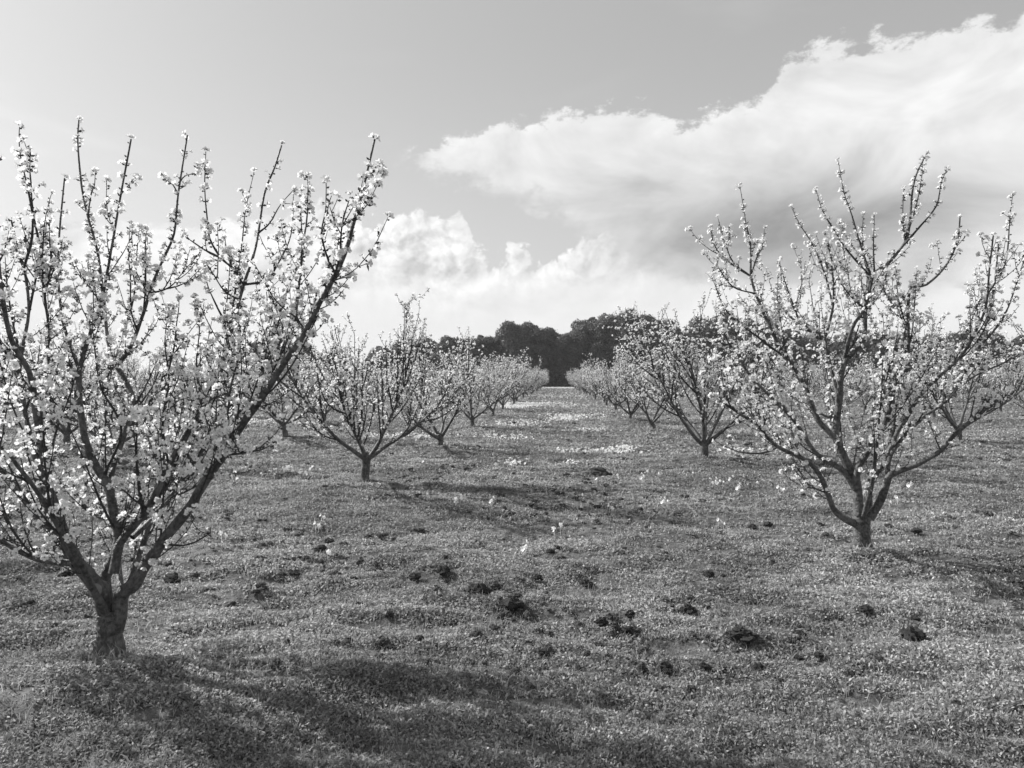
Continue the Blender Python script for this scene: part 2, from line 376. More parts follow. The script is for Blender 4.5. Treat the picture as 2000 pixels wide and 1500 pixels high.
def clod_mesh(rng, n):
    mb = MB()
    for q in range(n):
        a = rng.random()*6.28; rad = 0 if q == 0 else rng.random()**.5*.9
        lump(mb, (math.cos(a)*rad, math.sin(a)*rad*.7, .12+.3*(1-rad)), .62*(1 if q == 0 else .25+.5*rng.random()), rng)
    return mb
cr = np.random.default_rng(21)
clod_meshes = [clod_mesh(cr, k).mesh('earth_clod', [M_clod], False) for k in (5, 6, 8, 4, 9, 7)]
gcl = 'dark clods of earth scattered over the orchard floor'
def put_clod(px, py, w, label, idx):
    X, Y = gpos(px, py); d = Y; r = 1.02*w/FPX*d
    o = bpy.data.objects.new('earth_clod', clod_meshes[idx % 6]); C.objects.link(o)
    o.location = (X, Y, float(H(X, Y))+.2*r); o.rotation_euler = (0, 0, cr.random()*6.28); o.scale = (r*1.2, r*1.05, r*(.75+.45*cr.random()))
    tag(o, label, 'clod', gcl)
for q, b in enumerate(big): put_clod(b[0], b[1], b[2], b[3], q)
def banded(items, ys):
    out_ = []
    for it in items:
        k = sum(it[1] < t for t in ys); band = [w for w in items if sum(w[1] < t for t in ys) == k]
        out_.append((k, 1+sum(w[0] < it[0] for w in band)))
    return out_
OR = ['zeroth','first','second','third','fourth','fifth','sixth','seventh','eighth','ninth','tenth','eleventh','twelfth','thirteenth','fourteenth','fifteenth','sixteenth','seventeenth','eighteenth','nineteenth','twentieth']
OR += ['twenty-'+w for w in OR[1:10]]+['thirtieth']+['thirty-'+w for w in OR[1:10]]+['fortieth']+['forty-'+w for w in OR[1:10]]
BN = ['nearest strip of grass', 'near foreground grass', 'middle foreground grass', 'grass level with the front tree trunks']
for q, (b, (k, n_)) in enumerate(zip(rest, banded(rest, (1270, 1180, 1098)))):
    put_clod(b[0], b[1], b[2], '%s small dark clod from the left in the %s' % (OR[n_], BN[k]), q+1)
mb = MB()
x, y = rand_ground(10000, 4., 45., cr, 1.)
sel = cr.random(len(x)) < np.clip(.25+3*fbm(x*.45+9, y*.45, 2), 0.05, 1)
for X, Y in zip(x[sel], y[sel]):
    r = (.007+.018*cr.random()**3)*(1+Y*.05); z = float(H(X, Y))
    for q in range(cr.integers(1, 4)): lump(mb, (X+cr.normal(0, r), Y+cr.normal(0, r), z+r*.6+.01), r*(.6+.6*cr.random()), cr)
tag(mb.build('soil_crumbs', M_clod), 'small dark crumbs of worked soil showing through the grass', 'soil', kind='stuff')
# ------------------------------------------------------------------ flowers
def flower_template(full=True, R0=.5):
    """unit blossom (diameter 1) facing +Z"""
    V = []; F = []; 
    for q in range(5):
        a = q*2*math.pi/5
        def p(r_, da, z): return (r_*math.cos(a+da), r_*math.sin(a+da), z)
        b = len(V)
        if full: V += [p(.04, 0, 0), p(.30, -.66, .08), p(.48, -.45, .17), p(.53, 0, .20), p(.48, .45, .17), p(.30, .66, .11)]; F.append([b, b+1, b+2, b+3, b+4, b+5])
        else: V += [p(.04, 0, 0), p(.43, -.62, .13), p(.54, 0, .2), p(.43, .62, .15)]; F.append([b, b+1, b+2, b+3])
    CV = [(.10, 0, .10), (-.05, .09, .10), (-.05, -.09, .10), (0, 0, -.20)]
    CF = [[0, 1, 2], [0, 2, 3], [0, 3, 1], [1, 3, 2]]
    return np.array(V), np.array(F), np.array(CV), np.array(CF)
def put_flowers(mb, c, nn, size, rng, full=True, calyx=True):
    V, F, CV, CF = flower_template(full); n = len(c)
    if n == 0: return
    t = nrm(np.cross(nn, rng.normal(0, 1, (n, 3)))); b = np.cross(nn, t); B = np.stack([t, b, nn], 1)   # rows
    cup = .7+1.6*rng.random(n)
    VV = np.repeat(V[None], n, 0); VV[..., 2] *= cup[:, None]; VV[..., :2] *= (1.05-.12*cup)[:, None, None]
    W_ = np.einsum('nij,njk->nik', VV*size[:, None, None], B)+c[:, None]
    mb.add(W_.reshape(-1, 3), (F[None]+(np.arange(n)*len(V))[:, None, None]).reshape(-1, F.shape[1]), 0)
    if calyx:
        W2 = np.einsum('nij,njk->nik', CV[None]*size[:, None, None], B)+c[:, None]
        mb.add(W2.reshape(-1, 3), (CF[None]+(np.arange(n)*4)[:, None, None]).reshape(-1, 3), 1)
def put_buds(mb, c, nn, size):
    V = np.array([(0, 0, 0), (.3, 0, .5), (0, .3, .5), (-.3, 0, .5), (0, -.3, .5), (0, 0, 1.)])
    F = np.array([[0, 2, 1], [0, 3, 2], [0, 4, 3], [0, 1, 4], [1, 2, 5], [2, 3, 5], [3, 4, 5], [4, 1, 5]]); n = len(c)
    t = nrm(np.cross(nn, np.array([.3, .9, .2]))); b = np.cross(nn, t); B = np.stack([t, b, nn], 1)
    W_ = np.einsum('nij,njk->nik', V[None]*size[:, None, None], B)+c[:, None]
    mb.add(W_.reshape(-1, 3), (F[None]+(np.arange(n)*6)[:, None, None]).reshape(-1, 3), 1)
# ------------------------------------------------------------------ branches
UP = np.array([0, 0, 1.])
def grow_path(p, d, L, n, up, wob, rng):
    P = [np.array(p, float)]; d = nrm(np.array(d, float)); s = L/n
    for i in range(n):
        d = nrm(d+UP*up/n+rng.normal(0, wob, 3)); P.append(P[-1]+d*s)
    return np.array(P)
def tangent(P, f):
    i = min(int(f*(len(P)-1)), len(P)-2); u = f*(len(P)-1)-i
    return P[i]*(1-u)+P[i+1]*u, nrm(P[i+1]-P[i]), i
def side_dir(T, out, ang, rng, outw=.5):
    q = rng.normal(0, 1, 3)+out*outw; q = nrm(q-T*np.dot(q, T)); return nrm(T*math.cos(ang)+q*math.sin(ang))
class Br:
    def __init__(s, P, r0, r1, lev, kind='twig'): s.P = P; s.r0 = r0; s.r1 = r1; s.lev = lev; s.kind = kind; s.L = np.linalg.norm(np.diff(P, axis=0), axis=1).sum()
def sprout(parents, base, rng, dens=1., lmin=.35, lmax=.8, flo=.25, lev=2, up=.7, r0=.006, ang=(.4, .9), zmax=99, zmin=.55, short=False):
    out_ = []
    for b in parents:
        n = max(1, int(rng.poisson(b.L*dens)))
        for q in range(n):
            f = flo+(.97-flo)*rng.random(); p, T, i = tangent(b.P, f)
            if p[2]-base[2] < zmin: continue
            out = p-base; out[2] = 0; out = nrm(out)
            L = (lmin+(lmax-lmin)*rng.random())*(1-.35*f)
            d = side_dir(T, out*(.5-.4*min(1, p[2]-base[2]-1.) if p[2]-base[2] > 1 else .5)*2, ang[0]+(ang[1]-ang[0])*rng.random(), rng)
            if d[2] < -.15: d[2] *= -.4
            P = grow_path(p, d, L, 7 if L > .25 else 3, up, .06, rng)
            if P[-1][2]-base[2] > zmax: continue
            pr = b.r0+(b.r1-b.r0)*f
            out_.append(Br(P, min(r0, pr*.75), .0019, lev))
    return out_
def build_tree(root, trunk, limbs, twigs, base, rng, near, fl_size=.042, dens=1.0, sides=8, leaves_n=30):
    """trunk: (P, radii).  limbs: Br list drawn as limb parts.  twigs: Br list joined into one crown mesh"""
    mb = MB(); tube(mb, trunk[0], trunk[1], 24 if near else 10, False, .055, rng)
    to = mb.build('trunk', M_bark, root, True)
    for b in limbs:
        mb = MB(); P = b.P; t = np.linspace(0, 1, len(P)); r = b.r0+(b.r1-b.r0)*t**.62
        r = r*(1+.07*np.sin(t*37+b.L*9)*(rng.random(len(P))))
        tube(mb, P, r, 14 if near else 7, True, .05 if near else .03, rng); mb.build('limb', M_bark, root, True)
    mb = MB()
    for b in twigs:
        t = np.linspace(0, 1, len(b.P)); tube(mb, b.P, (b.r0+(b.r1-b.r0)*t)*(.92 if near else 1.25), 5 if near else 3, near, .14, rng)
    crown = mb.build('crown', M_twig, root, True)
    # blossom along every branch
    cs, ns, bs, bn = [], [], [], []
    for b in limbs+twigs:
        P = b.P; thick = b.r0
        step = .035 if b.lev >= 2 else (.028 if (near and P[-1][2] > 2.2 and b.r0 < .02) else .05)
        n = max(2, int(b.L/step)); whip = b.lev >= 1 and b.L > .35
        c0 = .35+.4*rng.random(); cw = .10+.17*rng.random()
        for q in range(n):
            f = (q+rng.random())/n
            p, T, i = tangent(P, min(f, .999)); rr = b.r0+(b.r1-b.r0)*f
            if p[2]-base[2] < .5 or rr > .024: continue
            ht = p[2]-base[2]
            pr = .42 if not whip else (.22+.85*math.exp(-((f-c0)/cw)**2))
            if b.lev == 0 and ht > 2.0: pr = .55
            if near and whip and abs(f-c0) < cw*1.2 and ht > 1.9: pr *= 2.3
            if near and ht < 1.0: pr *= .30
            elif ht < .75: pr *= .4
            elif ht < 2.1: pr *= 1.35
            else: pr *= .85
            if rr > .012: pr *= .45
            pr *= dens*(.25+1.5*(math.sin(p[0]*23+b.L*40+q*.55)*.5+.5))
            tall = near and b.lev <= 1 and P[-1][2] > 2.3 and b.L > .6
            cyl = tall and .10 < (1-f)*b.L < .42
            if cyl: pr = .85*(.35+.65*(math.sin(b.L*50+q*.9) > -.3))
            k = 0
            if rng.random() < pr: k = rng.integers(1, 5 if (cyl or (whip and abs(f-c0) < cw)) else 3)
            for z in range(1):
                f2 = min(.999, (q+rng.random())/n); p2, T2, i2 = tangent(P, f2)
                if rng.random() < .75 and rr < .016: d = side_dir(T2, T2, 1.0+.3*rng.random(), rng, 0.); bs.append(p2+d*rr*.6); bn.append(d)
            for z in range(k):
                d = side_dir(T, T, 1.2, rng, 0.); cs.append(p+d*(rr+.012+.016*rng.random())); ns.append(nrm(d+rng.normal(0, .45, 3)+UP*.15))
                bs.append(p+d*rr*.8); bn.append(d)
        if (b.lev >= 1 or near) and P[-1][2]-base[2] > .5:          # tip cluster
            for z in range(rng.integers(2, 6)):
                d = nrm(nrm(P[-1]-P[-2])+rng.normal(0, .6, 3)); cs.append(P[-1]+d*.014); ns.append(d)
    cs = np.array(cs); ns = np.array(ns); bs = np.array(bs); bn = np.array(bn)
    mb = MB(); put_flowers(mb, cs, ns, fl_size*(.75+.45*rng.random(len(cs))), rng, near, True)
    put_buds(mb, bs, bn, (.013+.014*rng.random(len(bs)))*(.95 if near else 1.1))
    bl = mb.build('blossom', [M_petal, M_calyx], crown)
    if leaves_n:
        mb = MB()
        for q in range(leaves_n):
            b = twigs[rng.integers(len(twigs))]; p = b.P[rng.integers(1, len(b.P))]
            for z in range(rng.integers(1, 4)):
                d = nrm(np.array([rng.normal(0, .6), rng.normal(0, .6), -.7+rng.normal(0, .5)])); s = nrm(np.cross(d, rng.normal(0, 1, 3)))
                L = .05+.03*rng.random()
                mb.add([p, p+d*L*.4+s*.006, p+d*L, p+d*L*.4-s*.006], [[0, 1, 2, 3]])
        mb.build('leaf_sprays', M_leaf, crown)
    return len(cs)
# ------------------------------------------------------------------ the two traced front trees
def traced(row, zc, limb_specs, trunk_spec, whips, seed, height, d0, name, label, group, sprouts, extra_az, stubs=()):
    rng = np.random.default_rng(seed)
    X, Y = ROWS[row][0]; zb = float(H(X, Y)); base = np.array([X, Y, zb])
    root = empty(name, base); tag(root, label, 'tree', group)
    depth0 = np.dot(np.array([X, Y, 0])-np.array([0, 0, CAMH]), M3 @ np.array([0, 0, -1.]))
    k = depth0/FPX
    def conv(pts, o0, o1):
        n = len(pts); L = np.concatenate([[0], np.cumsum(np.linalg.norm(np.diff(np.array(pts, float), axis=0), axis=1))]); L /= L[-1]
        return np.array([at(px, py, depth0+o0+(o1-o0)*l) for (px, py), l in zip(pts, L)])
    P = smooth_path(conv(trunk_spec[0], 0, 0), 7); P[0][2] -= .10
    r = np.interp(np.linspace(0, 1, len(P)), np.linspace(0, 1, len(trunk_spec[1])), trunk_spec[1])*k
    trunk = (P-base, r)
    limbs = []; tw = []
    for pts, o0, o1, r0, r1 in limb_specs: limbs.append(Br(smooth_path(conv(pts, o0, o1), 4), r0*k, r1*k, 0 if r0 > 6 else 1))
    for pts, o0, o1, r0, r1 in whips: tw.append(Br(smooth_path(conv(pts, o0, o1), 4), max(r0*k, .004), .0022, 1))
    pool = [b.P for b in limbs]
    for b in tw:
        A = np.concatenate(pool); D = A-b.P[0]; fw = M3 @ np.array([0, 0, -1.]); dep = D @ fw
        dist = np.sqrt(np.maximum(0, (D**2).sum(1)-dep**2)+(.25*dep)**2); q = A[dist.argmin()]
        t = np.linspace(0, 1, len(b.P))[:, None]; b.P = b.P+(q-b.P[0])*(1-t)**1.5; pool.append(b.P)
        b.L = np.linalg.norm(np.diff(b.P, axis=0), axis=1).sum()
    # limbs leaning towards and away from the camera, not traced
    for a, inc, L in extra_az:
        d = np.array([math.sin(R(a))*math.sin(R(inc)), math.cos(R(a))*math.sin(R(inc)), math.cos(R(inc))])
        limbs.append(Br(grow_path(trunk[0][-1]+base-[0, 0, .06], d, L, 14, .55, .05, rng), .026, .008, 0))
    l1 = sprout(limbs, base, rng, sprouts[0], .45, 1.15, .26, 1, 1.5, .0075, (.25, .65), zc[0], .45)
    l2 = sprout(limbs+tw+l1, base, rng, sprouts[1], .14, .50, .10, 2, 1.0, .0042, (.45, 1.0), zc[1], .45)
    l3 = sprout(l1+l2+tw+limbs, base, rng, sprouts[2], .04, .11, .1, 3, .3, .0035, (.7, 1.3), zc[2], .45)
    allt = tw+l1+l2+l3
    for b in limbs+allt: b.P = b.P-base
    for sp in stubs:
        pass
    n = build_tree(root, trunk, limbs, allt, np.zeros(3), rng, True, .039, .66)
    for (px, py, rp, dirc) in stubs:
        p = at(px, py, depth0)-base; d = nrm(np.array(dirc, float)); mb = MB()
        P = np.array([p+d*t for t in (0, .05, .085, .092)]); tube(mb, P, np.array([1.15, 1.1, 1.05, .85])*rp*k, 14, False, .04, rng)
        e = P[-1]; a = nrm(np.cross(d, UP)); b2 = np.cross(d, a); an = np.arange(14)*2*math.pi/14
        mb.add(np.vstack([e+.9*rp*k*(np.cos(t)*a+np.sin(t)*b2) for t in an]), [list(range(14))], 1)
        mb.build('sawn_stub', [M_bark, M_sawn], root, True)
    print(name, 'flowers', n, 'twigs', len(allt)); return root
G1 = 'blossoming trees in the row left of the grass lane'; G2 = 'blossoming trees in the row right of the grass lane'
L_limbs = [
 ([(208,1225),(203,1190),(198,1155),(178,1128),(150,1093),(126,1048),(112,1000),(95,955),(88,900),(78,852),(70,800),(64,760),(56,724),(24,668),(8,600),(0,540),(-8,460),(-10,380),(-4,310)], 0, -.5, 17, 1.6),
 ([(206,1220),(200,1185),(180,1145),(140,1098),(117,1052),(61,993),(19,937),(-10,905),(-60,850),(-110,770),(-150,690),(-170,600)], 0, .35, 12, 2),
 ([(145,1100),(105,1097),(60,1088),(0,1055),(-50,1020),(-110,985)], 0, .2, 7.5, 3),
 ([(140,1090),(110,1082),(70,1075),(25,1058),(-20,1040)], .1, .6, 5, 2),
 ([(208,1180),(205,1132),(219,1098),(232,1052),(222,1000),(213,955),(205,937),(188,912),(170,870),(161,830),(155,780),(154,724)], 0, .35, 13, 6),
 ([(227,1230),(234,1190),(240,1158),(262,1141),(282,1108),(308,1072),(324,1048),(369,993),(397,946),(434,890),(476,825),(518,767),(560,700),(596,648),(624,592),(656,536),(676,488),(692,432),(702,396),(716,340),(732,272)], 0, -.45, 17, 1.6),
 ([(222,1120),(232,1068),(250,1040),(289,993),(318,935),(340,890),(364,850),(397,801),(424,756),(440,692),(460,616),(476,556),(500,480),(516,380),(536,328),(550,284)], 0, .55, 10, 1.6),
 ([(236,1165),(232,1110),(226,1060),(205,1010),(190,985)], .08, .75, 8, 4),
 ([(258,1050),(290,1020),(327,975),(352,945),(380,900),(420,850),(452,800),(470,740)], .1, .95, 6, 2.5),
 ([(212,950),(222,905),(235,870),(248,832),(261,788),(248,748),(228,716)], .25, .55, 7, 5),
 ([(100,985),(80,950),(72,905),(58,850),(48,800),(38,740),(44,680),(56,610),(50,540),(34,480),(22,430)], -.1, .3, 8, 1.6),
 ([(154,745),(154,722),(132,660),(120,612),(114,540),(116,456),(126,348)], .35, .5, 5, 1.6),
 ([(154,724),(176,652),(196,596),(208,540),(220,472),(236,380),(256,272)], .35, .0, 5, 1.6),
 ([(228,716),(240,700),(256,676),(280,612),(296,560),(316,512),(340,456),(348,380),(366,264)], .55, .3, 6, 1.6),
 ([(228,716),(212,672),(204,600),(196,528),(188,480),(172,424),(160,368),(152,280),(154,234)], .55, .9, 5, 1.6),
]
L_wh = [
 ([(476,556),(455,525),(432,504),(412,472),(406,440),(400,368),(402,296)], .4, .2, 3.5, 1.3),
 ([(476,556),(520,548),(540,520),(564,472),(572,430),(573,370)], .4, .6, 3.5, 1.3),
 ([(470,580),(440,565),(418,535),(402,515)], .4, .1, 3, 1.3),
 ([(425,500),(400,488),(380,475),(362,462)], .3, .1, 3, 1.3),
 ([(596,648),(576,612),(584,560),(590,480),(588,430),(588,376)], -.2, .2, 3.5, 1.3),
 ([(590,500),(600,420),(601,344)], 0, .2, 2.4, 1.3), ([(656,536),(640,504),(628,456),(636,410),(637,360)], -.3, -.5, 2.8, 1.3),
 ([(650,545),(664,500),(668,440),(684,384)], -.3, -.7, 2.8, 1.3), ([(440,692),(455,600),(466,520),(472,480),(480,408),(496,336)], .4, .7, 3, 1.3),
 ([(60,600),(72,540),(86,470),(96,400)], .1, .4, 3, 1.3), ([(30,700),(20,640),(12,560),(10,500)], 0, .3, 3, 1.3), ([(100,900),(112,800),(104,700),(98,620),(92,560)], 0, .3, 3.4, 1.3), ([(205,930),(240,840),(200,760),(186,690),(180,620)], .2, .1, 3.2, 1.3),
 ([(330,900),(318,820),(330,740),(322,670),(330,600)], .3, .1, 3, 1.3), ([(400,800),(385,720),(390,640),(380,580)], .2, .5, 3, 1.3), ([(450,860),(452,760),(470,680),(466,610)], -.1, .2, 3, 1.3), ([(520,765),(512,680),(530,610),(528,550)], -.2, .1, 3, 1.3),
 ([(4,480),(16,420),(24,350),(30,300),(38,248)], 0, .1, 3, 1.3), ([(-4,510),(30,450),(44,380),(52,330),(60,297)], 0, -.2, 3, 1.3),
 ([(40,640),(50,560),(64,510),(80,440),(100,380)], 0, .3, 3, 1.3), ([(62,560),(86,510),(92,460),(98,430)], 0, .3, 2.2, 1.3),
 ([(260,640),(250,600),(252,540),(250,500),(254,440)], .4, .2, 2.6, 1.3), ([(252,600),(262,560),(266,500),(272,446)], .4, .5, 2.4, 1.3), ([(262,610),(275,550),(280,500),(286,450)], .4, .4, 2.4, 1.3),
 ([(292,580),(318,572),(336,560),(352,540),(368,520),(384,502)], .4, .7, 2.6, 1.3), ([(370,720),(362,680),(352,640),(350,584)], .4, .2, 2.6, 1.3),
 ([(424,640),(412,600),(402,560),(400,528)], .4, .2, 2.6, 1.3), ([(716,340),(725,338),(735,335),(745,337)], -.45, -.5, 2, 1.3), ([(652,545),(666,542),(686,541)], -.3, -.5, 2, 1.3),
 ([(160,600),(150,560),(146,530),(147,512)], .5, .6, 2.2, 1.3), ([(170,420),(176,380),(184,360),(186,336)], .7, .5, 2.2, 1.3), ([(225,455),(214,430),(208,400),(208,352)], .2, .4, 2.2, 1.3),
 ([(240,380),(252,362),(262,348)], 0, -.1, 1.8, 1.3), ([(345,360),(360,345),(383,338)], .3, .2, 2, 1.3), ([(347,368),(338,358),(325,352)], .3, .4, 2, 1.3),
 ([(510,450),(530,432),(548,400),(572,372)], .5, .4, 2.4, 1.3), ([(345,1085),(380,1078),(410,1050),(412,1030)], -.1, -.3, 2.4, 1.3), ([(434,890),(470,885),(510,878),(540,862)], -.2, -.6, 3, 1.3),
 ([(279,1015),(272,960),(266,900),(267,850),(268,800)], 0, -.4, 4, 2), ([(290,1010),(262,985),(240,960),(222,950)], 0, -.3, 3, 1.5)]
T_L = traced('L1', (2.35, 2.5, 3.1), L_limbs, ([(212,1276),(215,1235),(218,1205),(219,1188)], [31, 22, 25, 25]), L_wh, 5, 3.15, 4.36, 'blossoming_tree',
  'nearest blossoming tree at lower left, a sawn stub on its forked trunk', G1, (4.0, 5.0, 2.4),
  ((180, 38, 1.2), (20, 35, 1.5)), stubs=((201, 1150, 14, (.15, -1, .2)),))
R_limbs = [
 ([(1672,1024),(1650,1013),(1630,997),(1618,970),(1607,940),(1590,913),(1567,895),(1533,880),(1507,863),(1477,830),(1443,807),(1417,790)], 0, -.5, 8, 2),
 ([(1678,1020),(1676,977),(1671,937),(1650,897),(1632,853),(1634,823),(1640,777),(1643,733),(1655,700),(1687,665),(1690,604),(1702,541),(1732,517),(1768,472),(1777,430),(1781,382),(1790,340),(1810,300)], 0, .2, 11, 1.3),
 ([(1672,945),(1677,913),(1697,880),(1705,857),(1725,833),(1740,790),(1736,740),(1745,690)], 0, -.7, 7, 3),
 ([(1632,857),(1600,823),(1587,793),(1570,750),(1547,713),(1528,690),(1495,619),(1476,574),(1466,540)], 0, .3, 6, 2.5),
 ([(1671,955),(1647,920),(1610,897),(1587,877),(1550,820),(1513,783),(1460,727),(1433,680),(1397,668)], 0, .2, 7, 2),
 ([(1697,1012),(1717,983),(1730,950),(1740,927),(1777,913),(1810,897),(1837,880),(1867,847),(1905,815),(1950,780)], 0, -.3, 9, 3),
 ([(1733,937),(1737,897),(1757,863),(1780,837),(1807,813),(1850,780),(1890,720),(1920,650),(1940,570),(1950,480)], 0, .5, 5, 1.5),
 ([(1696,1000),(1698,943),(1713,920),(1733,890),(1740,857),(1747,817),(1743,760),(1773,717),(1774,650),(1777,568),(1810,556),(1848,518),(1870,470),(1875,425)], .1, .1, 8, 1.3),
 ([(1735,885),(1760,830),(1800,770),(1833,737),(1873,700),(1900,660),(1925,600),(1932,530),(1940,460)], .1, -.5, 5, 1.3),
 ([(1640,790),(1628,740),(1615,690),(1608,672),(1588,650),(1560,625)], .1, .5, 5, 2),
 ([(1608,672),(1625,610),(1628,560),(1622,500),(1612,455)], .5, .5, 3.5, 1.3),
 ([(1650,700),(1665,640),(1690,600),(1705,540)], .1, -.3, 5, 2),
]
R_wh = [
 ([(1466,538),(1466,480),(1458,440),(1445,362)], .3, .3, 2.5, 1), ([(1468,538),(1480,500),(1490,480),(1493,445)], .3, .5, 2.2, 1),
 ([(1466,540),(1432,512),(1415,470),(1402,425)], .3, .1, 2.5, 1), ([(1455,545),(1425,520),(1400,490),(1387,453)], .3, 0, 2.5, 1),
 ([(1700,541),(1680,480),(1663,420),(1648,375),(1637,313)], .1, .2, 2.6, 1), ([(1692,540),(1650,490),(1620,440),(1605,410),(1594,370)], .1, 0, 2.6, 1),
 ([(1604,600),(1597,540),(1580,480),(1560,440),(1546,405)], .5, .6, 2.6, 1), ([(1690,600),(1660,575),(1640,545),(1612,470)], .1, -.2, 2.4, 1),
 ([(1690,545),(1684,500),(1683,460),(1686,420)], .1, .4, 2.2, 1), ([(1708,525),(1706,480),(1708,422)], .1, 0, 2.2, 1),
 ([(1764,478),(1800,438),(1830,400),(1838,360),(1850,328)], .1, 0, 2.6, 1), ([(1770,465),(1790,400),(1800,350),(1803,310)], .1, .3, 2.2, 1), ([(1764,460),(1762,420),(1765,368)], .1, .2, 2.2, 1),
 ([(1475,575),(1430,560),(1400,520),(1390,535)], .3, .2, 2.2, 1), ([(1560,625),(1540,570),(1530,540),(1522,512)], .5, .3, 2.2, 1), ([(1573,600),(1572,560),(1563,505)], .5, .6, 2, 1),
 ([(1507,868),(1487,880),(1460,884),(1430,878),(1397,862)], -.2, -.4, 2.4, 1.2), ([(1616,965),(1590,955),(1570,950),(1560,935)], -.1, -.3, 2, 1),
 ([(1530,700),(1480,660),(1420,610),(1390,540)], .2, 0, 3, 1), ([(1810,830),(1816,790),(1812,740)], 0, -.2, 2.2, 1), ([(1837,880),(1825,850),(1815,820)], -.2, -.3, 2, 1),
 ([(1850,780),(1900,740),(1980,700),(2040,650)], .3, .5, 3, 1), ([(1905,690),(1960,620),(1990,540),(2010,470)], .3, .6, 3, 1), ([(1930,560),(1960,500),(1970,430),(1978,380)], .3, .3, 2.5, 1)]
T_R = traced('R1', (2.75, 2.95, 3.5), R_limbs, ([(1685,1078),(1684,1050),(1683,1025),(1684,1006)], [19, 15, 15.5, 17]), R_wh, 9, 3.45, 7.0, 'blossoming_tree',
  'blossoming tree at right front with a pale lit edge on its thick trunk', G2, (3.4, 4.6, 2.4), ((185, 40, 1.5), (0, 38, 1.6)))
# ------------------------------------------------------------------ generic orchard trees
def generic_tree(seed, height=3.1, spread=1.0, nl=5):
    rng = np.random.default_rng(seed); root = empty('blossoming_tree', (0, 0, 0))
    th = .22+.14*rng.random(); r = .064+.018*rng.random(); bend = rng.normal(0, .03, 2)
    P = np.array([[0, 0, -.12], [bend[0]*.2, bend[1]*.2, .05], [bend[0]*.5, bend[1]*.5, th*.5], [bend[0], bend[1], th], [bend[0]*1.1, bend[1]*1.1, th+.07]])
    P = smooth_path(P, 3); trunk = (P, np.interp(np.linspace(0, 1, len(P)), [0, .2, .6, .85, 1], [r*1.35, r*1.1, r, r*1.15, r*.75]))
    top = np.array([bend[0], bend[1], th]); limbs = []; tw = []; k = height/3.1
    a0 = rng.random()*6.28
    for q in range(nl):
        a = a0+q*6.283/nl+rng.normal(0, .25); inc = R((56 if q % 2 == 0 else 42)+rng.normal(0, 6))*spread
        d = np.array([math.cos(a)*math.sin(inc), math.sin(a)*math.sin(inc), math.cos(inc)])
        L = (1.45+rng.normal(0, .12))*k
        limbs.append(Br(grow_path(top-[0, 0, .03+.05*rng.random()], d, L, 14, .42, .045, rng), r*(.55+.15*rng.random()), .011, 0))
    l1 = []
    for b in limbs:
        n = rng.integers(7, 10)
        for q in range(n):
            f = .28+.72*(q+rng.random()*.5)/n; f = min(f, .99); p, T, i = tangent(b.P, f); out = np.array([p[0], p[1], 0]); out = nrm(out)
            d = side_dir(T, out, .35+.35*rng.random(), rng, .45)
            l1.append(Br(grow_path(p, d, (.75+.55*rng.random())*k, 9, 1.15, .05, rng), min(.013, (b.r0+(b.r1-b.r0)*f)*.75), .0035, 1))
        e, T, i = tangent(b.P, 1.)
        for q in range(3): l1.append(Br(grow_path(e, side_dir(T, UP, .3, rng), (.8+.35*rng.random())*k, 9, .6, .04, rng), .010, .003, 1))
    z = np.zeros(3)
    big_l = [b for b in l1 if b.r0 > .010]
    l2 = sprout(l1+limbs, z, rng, 3.9, .20, .58, .12, 2, 1.0, .006, (.4, .9), height*.98, .5)
    l3 = sprout(l2, z, rng, 2.6, .10, .28, .15, 3, .4, .004, (.5, 1.1), height, .5)
    for b in l1+l2+l3:
        over = b.P[-1][2]-height
        if over > 0: b.P[:, 2] = b.P[0][2]+(b.P[:, 2]-b.P[0][2])*max(.3, (height-b.P[0][2])/(b.P[-1][2]-b.P[0][2])+.35*rng.random()**2)
    n = build_tree(root, trunk, limbs, l1+l2+l3, z, rng, False, .043, .52, leaves_n=0)
    print('tree', seed, 'flowers', n, 'twigs', len(l1+l2+l3)); return root
specs = [(31, 3.3, 1.0, 5), (32, 3.2, 1.05, 4), (33, 3.4, 1.0, 5), (34, 3.0, .9, 4), (35, 3.3, .92, 6), (36, 3.6, 1.0, 6), (37, 3.15, 1.12, 5)]
protos = [generic_tree(*s) for s in specs]; used = set()
def copy_tree(o, parent=None):
    c = o.copy(); C.objects.link(c); c.parent = parent
    for ch in list(o.children): copy_tree(ch, c)
    return c
force = {('L1', 1): (0, 35., .97), ('L1', 2): (1, 10., 1.0), ('L1', 3): (2, 200., .95), ('L1', 4): (3, 80., .98), ('R1', 1): (5, 60., 1.12), ('R1', 2): (3, 140., .95), ('R1', 3): (4, 10., .95), ('L2', 2): (6, 0., .95), ('R2', 2): (2, 90., 1.1)}
rt = np.random.default_rng(77); cnt = 0
order = []
for row, l in ROWS.items():
    num = 0
    for idx, (x, y) in enumerate(l):
        if row in ('L1', 'R1') and idx == 0: num += 1; continue
        if x < -(y*.82+3.2) or x > y*.68+3.2: continue
        if int(row[1:]) > 4 and y > 100: continue
        num += 1; order.append((row, idx, num, x, y))
